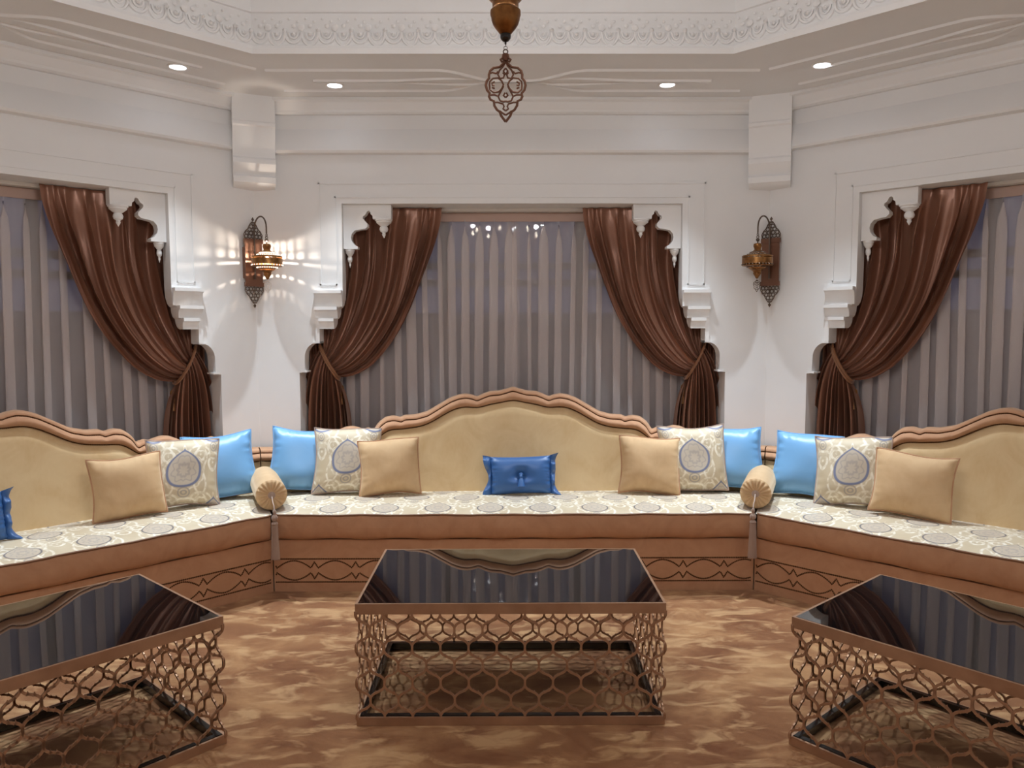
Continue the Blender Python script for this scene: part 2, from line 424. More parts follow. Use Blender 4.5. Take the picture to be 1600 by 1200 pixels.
window_wall(0, DU[0], 'wall_back', 1); window_wall(1, DU[1], 'wall_left', 2); window_wall(-1, DU[-1], 'wall_right', 3)
wallmb = MB(); wallmb.prism([(-HW, YW), (HW, YW), (HW+.33*T8, YW+.33), (-HW-.33*T8, YW+.33)], 0, ZT, lambda a, b, d: (a, b, d)); wme = wallmb.mesh('wall', False)
for k, nm in ((2, 'wall_far_left'), (3, 'wall_rear_left'), (4, 'wall_rear'), (5, 'wall_rear_right'), (6, 'wall_far_right')):
    o = struct(obj(nm, wme, M['plaster'])); o.matrix_world = wall_m(k)

# soffit ring, coffer fascia and upper ceiling
mb = MB()
ro = octa(AW+.3, 0, CENW.y)
mb.v = [(x, y, ZS) for x, y in ro]+[(x, y, ZS) for x, y in CO]+[(x, y, ZS+.06) for x, y in ro]+[(x, y, ZS+.06) for x, y in CO]
for k in range(8):
    j = (k+1) % 8
    mb.f += [(k, j, 8+j, 8+k), (16+k, 24+k, 24+j, 16+j), (k, 16+k, 16+j, j), (8+k, 8+j, 24+j, 24+k)]
ceil = struct(mb.build('ceiling', M['plaster'], smooth=False))
def ring_sweep(path, prof, closed=True):
    # path: list of plan corners (clockwise seen from above), prof: (distance towards room centre, z)
    n = len(path); mb = MB(); k = len(prof)
    for i in range(n):
        p0, p1, p2 = Vector(path[i-1]), Vector(path[i]), Vector(path[(i+1) % n])
        d1 = (p1-p0).normalized(); d2 = (p2-p1).normalized()
        n1 = Vector((d1.y, -d1.x)); n2 = Vector((d2.y, -d2.x)); b = (n1+n2).normalized(); s = 1/b.dot(n1)
        for d, z in prof: q = p1+b*(d*s); mb.v.append((q.x, q.y, z))
    for i in range(n):
        j = (i+1) % n
        for a in range(k-1): mb.f.append((i*k+a, i*k+a+1, j*k+a+1, j*k+a))
    return mb
# clockwise path: inward normal is to the right of travel
cor = ring_sweep(WO, [(0, ZS+.01), (.105, ZS), (.105, ZS-.02), (.085, ZS-.03), (.075, ZS-.05), (.05, ZS-.075), (.045, ZS-.09), (.03, ZS-.10), (0, ZS-.10)])
struct(cor.build('trim_1', M['plaster'], angle=25))
cor = ring_sweep(WO, [(0, 3.0), (.012, 2.975), (.03, 2.93), (.055, 2.87), (.06, 2.84), (.05, 2.825), (0, 2.82)])
struct(cor.build('trim_2', M['plaster'], angle=25))
fas = ring_sweep(CO, [(0, ZS), (.02, ZS-.004), (.022, ZS+.026), (.014, ZS+.045), (0, ZS+.05), (-.01, ZS+.12), (-.03, ZS+.245), (-.018, ZS+.25), (-.018, ZS+.262), (-.035, ZS+.268), (-.05, ZS+.6), (-.02, ZS+.62), (.05, ZS+.70)])
fas = struct(fas.build('trim_3', M['carved'], angle=25))
up = MB(); up.prism(octa(3.52, -.116, 1.24), ZS+.69, ZS+.75, lambda a, b, d: (a, b, d)); struct(up.build('ceiling_upper', M['plaster'], smooth=False))
# carved scallops along the coffer fascia, modelled one by one on the three sides in view
sw_ = 2*3.44*T8; ns = 29; pitch = sw_/ns
scm = {}
for par in (0, 1):
    b = MB(); h = .075 if par else .062
    n = 10
    b.tube([(pitch*.5*math.cos(PI+PI*i/n), 0, -h*math.sin(PI*i/n)+.085) for i in range(n+1)], .009, 6)
    b.tube([(pitch*.27*math.cos(PI+PI*i/6), 0, -h*.55*math.sin(PI*i/6)+.085) for i in range(7)], .007, 5)
    b.bead((0, -.006, .075), .013, .012); b.bead((-pitch*.5, -.006, .112 if par else .098), .022 if par else .015, .016); b.bead((0, .002, .125), .014, .010); b.bead((pitch*.25, .002, .15), .010); b.bead((-pitch*.25, .003, .165), .009)
    scm[par] = b.mesh('frieze_scallop')
cc = Vector((-.116, 1.24, 0))
for k in (-1, 0, 1):
    for i in range(ns):
        o = obj('frieze_scallop', scm[i % 2], M['carved'], fas)
        o.matrix_world = Matrix.Translation(cc) @ RZ(k*PI/4) @ TR(-sw_/2+(i+.5)*pitch, 3.44+.001, ZS+.040)
# strap mouldings on the soffit (pinched in the middle of every side)
def strap(fn, u0_, u1_, w_, n=60):
    b = MB(); pts = [(u0_+(u1_-u0_)*i/n, fn(u0_+(u1_-u0_)*i/n)) for i in range(n+1)]
    for i, (x, y) in enumerate(pts):
        xa, ya = pts[max(i-1, 0)]; xb, yb = pts[min(i+1, n)]; d = Vector((xb-xa, yb-ya)).normalized(); q = Vector((-d.y, d.x))*w_
        b.v += [(x-q.x, y-q.y, ZS), (x-q.x*.5, y-q.y*.5, ZS-.012), (x+q.x*.5, y+q.y*.5, ZS-.012), (x+q.x, y+q.y, ZS)]
    for i in range(n):
        for r in range(3): b.f.append((i*4+r, i*4+r+1, i*4+5+r, i*4+4+r))
    return b
SY = 5.17
pin = lambda u: sm((abs(u)-.10)/.38)
st = []
for sg in (1, -1):
    st.append(strap(lambda u: SY+sg*(.21*pin(u)+.0), -1.55, 1.55, .022).mesh('strap'))
    st.append(strap(lambda u: SY+sg*(.05*sm((abs(u)-.10)/.2)*(1-sm((abs(u)-.35)/.5))+.012), -1.3, 1.3, .014).mesh('strap'))
for k in range(-2, 3):
    root = None
    for j, me in enumerate(st):
        o = obj('trim_%d' % (42+k) if j == 0 else 'strap', me, M['plaster'], root)
        if j == 0: o.matrix_world = wall_m(k); struct(o); root = o
# corbels in the wall corners
cp = [(-.12, 3.197), (.165, 3.197), (.165, 3.02), (.172, 3.01), (.172, 2.99), (.16, 2.98)] + [(.16-.03*math.sin(t*PI/2), 2.98-.20*t) for t in (.25, .5, .75, 1)] + [(.145, 2.765), (.15, 2.735), (.135, 2.70), (.11, 2.675), (.105, 2.66), (.128, 2.645), (.128, 2.605), (.11, 2.59), (.08, 2.575), (-.05, 2.56), (-.12, 2.56)]
cm = MB(); cm.prism([(d, z) for d, z in cp], -.142, .142, lambda a, b, d: (d, -a, b)); cme = cm.mesh('corbel', True, 30)
for k in (-2, -1, 0, 1):
    cxy = CENW + Matrix.Rotation(PI/8+k*PI/4, 4, 'Z') @ Vector((0, AW/math.cos(PI/8), 0))
    o = struct(obj('trim_%d' % (52+k), cme, M['carved'])); o.matrix_world = Matrix.Translation(cxy) @ RZ(PI/8+k*PI/4)

# terrace outside
tb = MB(); tb.prism(octa(AW+9, 0, CENW.y), -.20, -.10, lambda a, b, d: (a, b, d)); struct(tb.build('terrace_floor', M['stone'], smooth=False))
gw = MB(); gw.box(-4.2, 4.2, YW+3.0, YW+3.15, -.1, 1.75); gme = gw.mesh('garden_wall', False)
for k in (-1, 0, 1): o = struct(obj('wall_garden_%s' % {-1: 'right', 0: 'back', 1: 'left'}[k], gme, M['stone'])); o.matrix_world = wall_m(k)

# ------------------------------------------------------------------ sheer curtains
def sheer_mesh(x0, x1, seed, lean):
    rnd = random.Random(seed); n = 14
    ph = [rnd.uniform(-.55, .55) for _ in range(n+2)]; am = [rnd.uniform(.6, 1.25) for _ in range(n+2)]
    Wd = x1-x0; a_ = Wd/n
    def fn(a, c):
        q = a*n; i = int(min(q, n-1e-6)); fr = q-i
        P_ = ph[i]*(1-fr)+ph[i+1]*fr; A_ = am[i]*(1-fr)+am[i+1]*fr
        top = sm(c/.10)
        t = 2*PI*q+P_*2
        drift = .035*math.sin(a*9+seed)*c
        X = x0+Wd*a+(.50*a_*A_*top+.02*a_)*math.sin(t)*1.0+drift*min(1, 6*a)*min(1, 6*(1-a))
        Y = (.020*A_*top+.006)*math.cos(t)+.006*math.cos(2*t+1)*top
        return (X, Y, TOPZ-.03-c*(TOPZ-.05))
    b = MB(); b.grid(fn, n*22, 26); return b.mesh('sheer_cloth')
shm = [sheer_mesh(-1.5, .035, 3, 0), sheer_mesh(-.035, 1.5, 8, 0)]
hdr = [MB().box(-1.5, .03, -.009, -.004, TOPZ-.095, TOPZ-.03).mesh('heading_tape', False), MB().box(-.03, 1.5, -.012, -.007, TOPZ-.095, TOPZ-.03).mesh('heading_tape', False)]
M['tape'], _, _ = base('sheer_heading', srgb(186, 160, 148), .8)
WN = {0: 'centre window', 1: 'left window', -1: 'right window'}
for k in (0, 1, -1):
    Mw = wall_m(k, DU[k])
    for i in (0, 1):
        t = thing('sheer_curtain', '%s half of the grey voile sheer in the %s' % (('left', 'right')[i], WN[k]), 'sheer curtain', Mw @ TR(0, YW+.300, .005), 'voile sheers in the three windows')
        obj('cloth', shm[i], M['sheer'], t); obj('heading_tape', hdr[i], M['tape'], t)
    b = MB(); b.box(-1.55, 1.55, YW+.22, YW+.32, TOPZ-.022, TOPZ-.001)
    t = b.build('curtain_track', M['white'], smooth=False); t.matrix_world = Mw
    tag(t, 'white curtain track in the head of the %s' % WN[k], 'curtain track')

# ------------------------------------------------------------------ brown drapes
YD = YW+.182
def spl(pts, n):
    pts = np.array(pts, float); d = np.r_[0, np.cumsum(np.linalg.norm(np.diff(pts, axis=0), axis=1))]; d /= d[-1]
    P_ = np.vstack([2*pts[0]-pts[1], pts, 2*pts[-1]-pts[-2]]); out = []
    for t in np.linspace(0, 1, n+1):
        i = min(np.searchsorted(d, t, 'right')-1, len(pts)-2); i = max(i, 0); u_ = (t-d[i])/(d[i+1]-d[i]+1e-12)
        a, b_, c_, e = P_[i], P_[i+1], P_[i+2], P_[i+3]
        out.append(.5*((2*b_)+(-a+c_)*u_+(2*a-5*b_+4*c_-e)*u_**2+(-a+3*b_-3*c_+e)*u_**3))
    return np.array(out)
NV = 70
inner = spl([onY(x, y, YD) for x, y in ((910, 325), (913, 350), (923, 390), (939, 435), (959, 480), (981, 519), (1003, 550), (1024, 572), (1045, 584), (1062, 588), (1074, 588))], NV)
outer = spl([onY(x, y, YD) for x, y in ((1122, 325), (1122, 370), (1121, 420), (1118, 470), (1112, 505), (1104, 526), (1098, 538))], NV)
midc = spl([onY(x, y, YD) for x, y in ((1016, 325), (1018, 370), (1024, 420), (1034, 465), (1048, 505), (1064, 536), (1078, 556), (1086, 563))], NV)
TIE_I, TIE_O = inner[-1], outer[-1]
def drape_mesh(s, seed):
    rnd = random.Random(seed); n = 10
    ph = [rnd.uniform(-1, 1) for _ in range(n+3)]; am = [rnd.uniform(.6, 1.2) for _ in range(n+3)]
    NU = 220
    b = MB()
    def fold_(a, c, k=1.0):
        q = n*(a+.022*math.sin(14.5*a+seed)+.012*math.sin(31*a+seed*2))+k*.22*math.sin(3*c+seed); i = int(max(0, min(q, n))); fr = q-i
        A_ = am[i]*(1-fr)+am[i+1]*fr; P_ = ph[i]*(1-fr)+ph[i+1]*fr
        t = 2*PI*q+P_
        return A_, t
    def top(a, c):
        j = c*NV; i = min(int(j), NV-1); fr = j-i
        L = lambda C_: C_[i]*(1-fr)+C_[i+1]*fr
        I, Mm, O = L(inner), L(midc), L(outer)
        p = (1-a)*(1-2*a)*I+4*a*(1-a)*Mm+a*(2*a-1)*O
        A_, t = fold_(a, c)
        nx, nz = O[0]-I[0], O[1]-I[1]; ln = math.hypot(nx, nz)
        env = (.30+.70*sm((c-.04)/.2))*(1-.62*sm((c-.6)/.4))
        wd = ln/n
        lat = .22*wd*math.sin(t+.7)*A_*min(1, 8*a)*min(1, 8*(1-a))*sm(c/.15)
        cs = math.cos(t); dep = .050*A_*(cs-.22*(cs*cs-.5))*env + .007*math.cos(2.6*t+5*c+ph[1])*env
        bunch = -.05*sm((c-.6)/.4)*math.sin(PI*a)
        px, pz = p[0]+nx/ln*lat, p[1]+nz/ln*lat
        if c < .05: dep = .012*math.cos(t*1.0)*A_
        px += .012*math.sin(9*c+5*a+seed)*sm(c*3)*(1-c)
        return (s*px, dep+bunch, pz)
    b.grid(top, NU, NV)
    zb = .03
    def bot(a, c):
        t0 = np.array(TIE_I)*(1-a)+np.array(TIE_O)*a
        # bottom hem spread
        xh = onY(1050, 690, YD)[0]*(1-a)+onY(1131, 690, YD)[0]*a
        z0 = t0[1]; e = 1-math.exp(-c*7)
        x = t0[0]+(xh-t0[0])*e+.02*math.sin(PI*a)*0
        z = z0+(zb-z0)*c
        A_, t = fold_(a, 1.0)
        env = .28+.72*sm(c/.25)
        dep = (.045*A_*math.cos(t+1.2*c)+.01*math.cos(2*t+3*c))*env
        lat = .005*math.sin(t+.7+2*c)*A_*sm(c/.2)
        bunch = -.05*(1-sm(c/.3))*math.sin(PI*a)
        return (s*(x+lat), dep+bunch, z)
    b.grid(bot, NU, 40)
    xr0, xr1 = onY(1088, 540, YD)[0], 1.535
    def ret(a, c):
        z = TOPZ-.03+(zb-TOPZ+.03)*c; t = 2*PI*a*3.5+.8*math.sin(4*c)
        return (s*(xr0+(xr1-xr0)*a), .045+.016*math.cos(t), z)
    b.grid(ret, 40, 30)
    return b.mesh('drape_cloth', True, 80)
def tie_mesh(s):
    I, O = Vector((TIE_I[0]-.018, 0, TIE_I[1]-.012)), Vector((TIE_O[0]+.01, 0, TIE_O[1]+.01))
    ce = (I+O)/2; ax = (O-I)/2; b = MB()
    for off in (-.008, .008):
        pts = []
        for i in range(28):
            q = 2*PI*i/28
            p = ce+ax*math.cos(q)+Vector((0, -.088*math.sin(q)-.008, 0))
            pts.append((s*p.x+off*.4, p.y, p.z+off))
        b.tube(pts, .009, 6, closed=True)
    return b.mesh('tie_back')
def drape_tassel(s):
    X, Z = onY(1066, 600, YD)
    b = MB(); b.tube([(s*TIE_I[0], -.02, TIE_I[1]-.01), (s*(X+.012), .02, Z)], .004, 5)
    b.lathe([(.004, 0), (.016, -.012), (.02, -.03), (.014, -.045), (.012, -.055), (.018, -.065), (.02, -.08), (.014, -.095), (.018, -.10), (.024, -.15), (.0, -.15)], 14, (s*(X+.012), .02, Z))
    return b.mesh('tassel')
dm = {1: [drape_mesh(1, 5), tie_mesh(1), drape_tassel(1)], -1: [drape_mesh(-1, 11), tie_mesh(-1), drape_tassel(-1)]}
for k in (0, 1, -1):
    Mw = wall_m(k, DU[k])
    for s in (-1, 1):
        lab = 'brown satin drape tied back on the %s of the %s' % ({-1: 'left side', 1: 'right side'}[s], WN[k])
        t = thing('drape', lab, 'curtain', Mw @ TR(0, YD, 0), 'tied-back brown satin drapes')
        obj('cloth', dm[s][0], M['drape'], t)
        tb_ = obj('tie_back', dm[s][1], M['tieband'], t); obj('tassel', dm[s][2], M['gilt'], tb_)

# ------------------------------------------------------------------ sofas
H1, Y1 = 1.447, 4.543
def hw(y): return H1+T8*(y-Y1)-.004
ZSEAT = .474
prof_px = [(0, 605.4), (8, 608), (20, 611.5), (36, 612.7), (47, 617), (55, 621), (62, 618), (72, 616), (83, 617.6), (96, 622.5), (112, 632), (132, 644), (150, 649), (163, 649.5), (169, 650), (172, 653.5), (176, 652.3), (184, 650.4), (196, 652.6), (207, 661), (214, 674), (223, 668.8), (231, 672), (238, 669), (247, 666.7), (258, 668), (271, 674), (285, 684), (292, 688), (300, 684), (311, 677), (320, 674.7), (330, 680), (340, 691), (350, 699), (362, 700), (420, 700)]
YB = lambda z: 5.2+(z-.47)*.17
pxX, pxZ = [], []
for dx, y in prof_px:
    zz = 1.0
    for _ in range(4): X, zz = onY(803+dx, y, YB(zz)+.0)
    pxX.append(X-onY(803, y, YB(zz))[0]); pxZ.append(zz)
NC = 420
xs = np.linspace(-1, 1, NC+1)*(hw(5.25)+.0)
zt = np.interp(np.abs(xs), pxX, pxZ)
ker = np.array([1, 2, 1])/4.0
zts = zt.copy()
for _ in range(2): zts[1:-1] = np.convolve(zts, ker, 'valid')
zt = zts.copy()
for _ in range(45): zts[1:-1] = np.convolve(zts, ker, 'valid')
zb_ = zts-.078
zb_ = np.minimum(zb_, zt-.05)
def sofa_meshes():
    D = {}
    # base
    b = MB(); y0, y1 = Y1, 5.585
    b.prism([(-hw(y0), y0), (hw(y0), y0), (hw(y1), y1), (-hw(y1), y1)], .0, .318, lambda a, c, d: (a, c, d)); D['base'] = b.mesh('base', False)
    # nail pattern
    b = MB(); sp = .0105; bw = hw(Y1)-.012
    def line_(pts):
        acc = 0; last = None
        for p in pts:
            p = Vector(p)
            if last is None: b.bead(p, .0055, .005); last = p; continue
            while (p-last).length >= sp:
                last = last+(p-last).normalized()*sp; b.bead(last, .0055, .005)
    for z in (.200, .0585): line_([(-bw, Y1-.0005, z), (bw, Y1-.0005, z)])
    per = .2466; zc = .130
    for sg in (1, -1):
        pts = []; x = -bw
        while x < bw:
            c = ((x+H1) % per); c = min(c, per-c)        # distance from nearest spike
            if c < .022: h = .052+(.014-.052)*c/.022
            else:
                q = (per/2-c)/(per/2-.022); h = .059-(.045)*abs(q)**1.9
            pts.append((x, Y1-.0005, zc+sg*h)); x += .002
        line_(pts)
    D['nails'] = b.mesh('nailhead_trim', False)
    # cushion body: rounded section swept across, mitred along the corner lines
    yf, yb = Y1-.034, 5.24; z0, z1 = .322, ZSEAT
    sec = [(yb, z0), (yf+.05, z0), (yf+.018, z0+.006), (yf+.004, z0+.025), (yf-.006, z0+.06), (yf-.008, z0+.09), (yf-.002, z1-.02), (yf+.002, z1-.004), (yf+.012, z1+.001)]
    b = MB(); nx = 120
    wob = lambda a, z: .004*math.sin(a*37)*math.sin((z-z0)*20)+.003*math.sin(a*90+2)*math.sin((z-z0)*20)
    for j in range(nx+1):
        a = -1+2*j/nx
        e = 1-.0*abs(a)
        for y, z in sec:
            rnd_ = .02*max(0, (abs(a)-.985)/.015)**2 if y < 4.7 else 0
            b.v.append((a*hw(y)*.998, y+wob(a, z)+rnd_, z+(.003*math.sin(a*23) if z < z0+.01 else 0)))
    k = len(sec)
    for j in range(nx):
        for r in range(k-1): b.f.append((j*k+r, j*k+r+1, (j+1)*k+r+1, (j+1)*k+r))
    b.f.append(tuple(range(k))); b.f.append(tuple(nx*k+r for r in range(k-1, -1, -1)))
    D['cushion'] = b.mesh('seat_cushion', True, 50)
    # damask top
    b = MB()
    def tf(a, c):
        y = yf+.010+(yb-yf-.010)*c; x = (2*a-1)*hw(y)*.998
        puff = .022*math.sin(PI*min(1, c*1.15))**.6*(1-abs(2*a-1)**14)
        return (x, y, z1+puff+.0025*math.sin(a*40+c*5)*math.sin(PI*c))
    b.grid(tf, 140, 24, uv=lambda a, c: (((2*a-1)*hw(yf+.01+(yb-yf-.01)*c))-.015, (yf+.010+(yb-yf-.010)*c)-4.89)); D['top'] = b.mesh('cushion_top')
    b = MB(); b.tube([((-1+2*j/nx)*hw(yf)*.997, yf+.003+wob(-1+2*j/nx, z1-.02)+.02*max(0, (abs(-1+2*j/nx)-.985)/.015)**2, z1-.001+.002*math.sin(j*.35)) for j in range(nx+1)], .0065, 6); D['piping'] = b.mesh('piping')
    # backrest frame: rolled rail following the scrolled outline, with its back
    b = MB(); rows = 17
    for i, x in enumerate(xs):
        t, lo = zt[i], zb_[i]; R = []
        R += [(.135, .02), (.135, t-.03), (.125, t-.008), (.105, t), (.02, t), (.004, t-.004), (-.002, t-.012), (-.002, t-.020), (.008, t-.0255)]
        u_ = t-.027
        for q in (0, .15, .32, .5, .68, .85, 1): R.append((.004-.034*math.sin(PI*q)**.7, u_+(lo-u_)*q))
        R.append((.016, lo-.004))
        for d, z in R:
            y = YB(max(z, .47))+d if d < .13 else 5.56; b.v.append((x*hw(y)/hw(5.25), y, z))
    k = rows
    for i in range(NC):
        for r in range(k-1): b.f.append((i*k+r, (i+1)*k+r, (i+1)*k+r+1, i*k+r+1))
    D['rail'] = b.mesh('backrest_rail', True, 50)
    b = MB(); nr = 22
    for i, x in enumerate(xs):
        lo = zb_[i]
        for r in range(nr+1):
            q = r/nr; z = lo-.002+(.42-lo)*q
            dd = (lo-z)
            d = .012-.034*sm(dd/.07)**.6*1.0
            endp = sm((hw(5.25)-abs(x))/.05)
            y = YB(max(z, .4))+d*(.4+.6*endp)+.004*math.sin(x*7+z*5); b.v.append((x*hw(y)/hw(5.25), y, z))
    for i in range(NC):
        for r in range(nr): b.f.append((i*(nr+1)+r, (i+1)*(nr+1)+r, (i+1)*(nr+1)+r+1, i*(nr+1)+r+1))
    D['panel'] = b.mesh('backrest_panel', True, 60)
    b = MB()
    for cz, off in ((zt-.0265, -.001), (zb_-.001, 0.0)):
        last = None
        for i, x in enumerate(xs):
            y = YB(cz[i])+.004+off; p = Vector((x*hw(y)/hw(5.25), y, cz[i]))
            if last is None: last = p; continue
            while (p-last).length >= .0095:
                last = last+(p-last).normalized()*.0095; b.bead(last, .0062, .005)
    D['backnails'] = b.mesh('nailhead_trim', False)
    return D
SM = sofa_meshes()
for k in (0, 1, -1):
    lab = {0: 'tan velvet banquette sofa with scrolled back facing the viewer under the centre window', 1: 'tan velvet banquette sofa running along the left wall', -1: 'tan velvet banquette sofa running along the right wall'}[k]
    base_p = Vector((0, 5.05, 0))
    t = thing('banquette_sofa', lab, 'sofa', side_m(k) @ Matrix.Translation(base_p), 'three-part velvet banquette')
    def put(nm, key, mat, par, off=True):
        o = obj(nm, SM[key], M[mat], par)
        if par is t: o.location = -base_p
        return o
    bs = put('base', 'base', 'velvet', t); stuff(put('nailhead_trim', 'nails', 'nail', bs))
    cu = put('seat_cushion', 'cushion', 'velvet', t); put('cushion_top', 'top', 'damask', cu); put('piping', 'piping', 'piping', cu)
    bk = put('backrest_panel', 'panel', 'velvet_pale', t); rl = put('backrest_rail', 'rail', 'velvet', t); stuff(put('nailhead_trim', 'backnails', 'nail', rl))

# ------------------------------------------------------------------ cushions
def pillow_meshes(w_, h_, t_, seed, wr=.004):
    rnd = random.Random(seed); p1, p2, p3 = (rnd.uniform(0, 6) for _ in range(3))
    def edge(a, c):
        x = w_/2*a*(1-.075*(1-c*c)*abs(a)**1.5); z = h_/2*c*(1-.075*(1-a*a)*abs(c)**1.5)
        x += .006*math.sin(c*3+p1)*(1-a*a*.5); z += .006*math.sin(a*3+p2)
        return x, z
    N = 30
    b = MB()
    for sg in (-1, 1):
        def fn(a_, c_):
            a, c = 2*a_-1, 2*c_-1
            a = math.copysign(abs(a)**.85, a); c = math.copysign(abs(c)**.85, c)
            x, z = edge(a, c)
            th = max(0, (1-abs(a)**3.2)*(1-abs(c)**3.2))**.55
            y = sg*t_/2*th
            e1 = math.exp(-((1-abs(a))/.22)**2); e2 = math.exp(-((1-abs(c))/.22)**2)
            y += sg*wr*(math.sin(c*26+p1+3*math.sin(4*c))*e1+math.sin(a*24+p3+3*math.sin(3*a))*e2)*(th**.5)
            y += sg*.006*math.sin(a*4+p2)*math.sin(c*3+p1)*th
            return (x, y, z+h_/2)
        b.grid(fn if sg < 0 else (lambda a_, c_: fn(1-a_, c_)), N, N, uv=(lambda a_, c_: ((2*a_-1)*w_/2*.95, (2*c_-1)*h_/2*.95)))
    body = b.mesh('cover', True, 180)
    pts = []
    for i in range(24): pts.append((-1+2*i/24, -1))
    for i in range(24): pts.append((1, -1+2*i/24))
    for i in range(24): pts.append((1-2*i/24, 1))
    for i in range(24): pts.append((-1, 1-2*i/24))
    q = MB(); q.tube([(edge(a, c)[0], 0, edge(a, c)[1]+h_/2) for a, c in pts], .0055, 6, closed=True)
    return body, q.mesh('piping')
PILLOW = {}
def pillow(kind, k, u_, y_, yaw, tilt, label, grp, roll=0.0, size=(.44, .42), thick=.15, mat=None, pip=None, uvs=None):
    key = (kind, len(PILLOW)); body, pp = pillow_meshes(size[0], size[1], thick, len(PILLOW)*3+1, .0085 if kind == 'blue' else .005)
    PILLOW[key] = 1
    R_ = Matrix.Rotation(-tilt, 4, 'X')
    Mt = side_m(k) @ TR(u_, y_, ZSEAT+.018+abs(math.sin(roll))*size[0]/2*.75) @ RZ(yaw) @ R_ @ Matrix.Rotation(roll, 4, 'Y')
    t = thing('cushion', label, 'cushion', Mt, grp)
    obj('cover', body, M[mat], t); obj('piping', pp, M[pip], t)
    return t
dg = math.radians
G1, G2, G3 = 'light blue satin cushions', 'damask cushions', 'gold velvet cushions'
def three(k, sgn, names, P_):
    for kind, (u_, y_, yaw, tilt, roll, size) in P_.items():
        mat, pip, g = {'blue': ('blue', 'blue', G1), 'damask': ('damask_c', 'cord', G2), 'gold': ('velvet_gold', 'velvet', G3)}[kind]
        pillow(kind, k, u_, y_, yaw, tilt, names[kind], g, roll, size, .17 if kind != 'damask' else .16, mat, pip)
three(0, -1, dict(blue='light blue satin cushion just right of the left bolster', damask='damask cushion leaning between blue and gold ones, left end of middle sofa', gold='gold velvet cushion at the left end of the middle sofa'),
      dict(blue=(-1.42, 5.05, dg(14), dg(20), dg(6), (.42, .42)), damask=(-1.10, 5.00, dg(8), dg(17), dg(2), (.44, .44)), gold=(-.80, 4.95, dg(4), dg(16), dg(-3), (.40, .37))))
three(0, 1, dict(blue='light blue satin cushion just left of the right bolster', damask='damask cushion leaning between gold and blue ones, right end of middle sofa', gold='gold velvet cushion at the right end of the middle sofa'),
      dict(blue=(1.46, 5.08, dg(-14), dg(20), dg(-4), (.44, .42)), damask=(1.20, 5.02, dg(-8), dg(17), dg(-3), (.44, .44)), gold=(.89, 4.97, dg(-4), dg(18), dg(2), (.40, .38))))
three(1, 1, dict(blue='light blue satin cushion just left of the left bolster', damask='damask cushion on the left sofa', gold='gold velvet cushion on the left sofa'),
      dict(blue=(1.40, 5.06, dg(-14), dg(20), dg(-3), (.44, .42)), damask=(1.10, 4.99, dg(-16), dg(16), dg(3), (.42, .42)), gold=(.79, 4.95, dg(-10), dg(15), dg(-2), (.39, .36))))
three(-1, -1, dict(blue='light blue satin cushion just right of the right bolster', damask='damask cushion on the right sofa', gold='gold velvet cushion on the right sofa'),
      dict(blue=(-1.40, 5.07, dg(10), dg(20), dg(2), (.42, .42)), damask=(-1.05, 5.00, dg(14), dg(17), dg(-3), (.44, .43)), gold=(-.72, 4.95, dg(8), dg(16), dg(3), (.43, .37))))
# dark blue tufted cushions with ruffled ends
def tufted_meshes():
    w_, h_, t_ = .40, .25, .13; D = {}
    b = MB(); N = 40
    for sg in (-1, 1):
        def fn(a_, c_):
            a, c = 2*a_-1, 2*c_-1
            x = w_/2*a*(1-.03*(1-c*c)); z = h_/2*c*(1-.05*(1-a*a))
            th = max(0, (1-abs(a)**5)*(1-abs(c)**2.6))**.5
            r2 = (x/.05)**2+((z-.0)/.04)**2
            y = sg*(t_/2*th-.04*math.exp(-r2)*(sg < 0))
            y += sg*.005*math.sin(c*30+3*math.sin(c*5))*math.exp(-((1-abs(a))/.15)**2)
            y += sg*.003*math.sin(5*math.atan2(z, x+.001))*math.exp(-r2*.25)
            return (x, y, z+h_/2)
        b.grid(fn if sg < 0 else (lambda a_, c_: fn(1-a_, c_)), N, N)
    D['cover'] = b.mesh('cover', True, 180)
    for s in (-1, 1):
        b = MB()
        def rf(a_, c_):
            c = 2*c_-1; ext = .034+.030*abs(c)**1.5+.008*math.sin(5*c+s)
            x = s*(w_/2*(1-.03*(1-c*c))-.008+ext*a_); z = h_/2+(h_/2)*c*(1+.12*a_)
            y = .022*math.sin(c*9+s)*a_-.02*math.sin(PI*a_)+.006*math.sin(c*22)*a_*a_
            return (x, y, z)
        b.grid(rf, 8, 60); D['ruffle%d' % s] = b.mesh('ruffle', True, 180)
    b = MB(); b.lathe([(.0, .0), (.012, .004), (.016, .014), (.012, .024), (0, .028)], 12, (0, -.045, h_/2-.012)); D['button'] = b.mesh('button')
    b = MB(); b.lathe([(.004, .012), (.010, .006), (.012, -.004), (.009, -.012), (.013, -.016), (.024, -.066), (0, -.066)], 14, (0, -.066, h_/2-.012)); D['tassel'] = b.mesh('tassel')
    return D
TM = tufted_meshes()
for k, u_, y_, lab in ((0, .052, 4.98, 'dark blue tufted satin cushion with ruffled ends in the middle of the centre sofa'), (1, -.02, 4.93, 'dark blue tufted satin cushion cut by the left picture edge'), (-1, .16, 4.97, 'dark blue tufted satin cushion on the right sofa past the gold one')):
    t = thing('cushion', lab, 'cushion', side_m(k) @ TR(u_, y_, ZSEAT+.02) @ Matrix.Rotation(-dg(14), 4, 'X') @ Matrix.Rotation(dg(-1.5), 4, 'Y'), 'dark blue tufted cushions')
    obj('cover', TM['cover'], M['navy'], t); obj('ruffle', TM['ruffle-1'], M['navy'], t); obj('ruffle', TM['ruffle1'], M['navy'], t)
    bt = obj('button', TM['button'], M['navy'], t); obj('tassel', TM['tassel'], M['navy'], t)

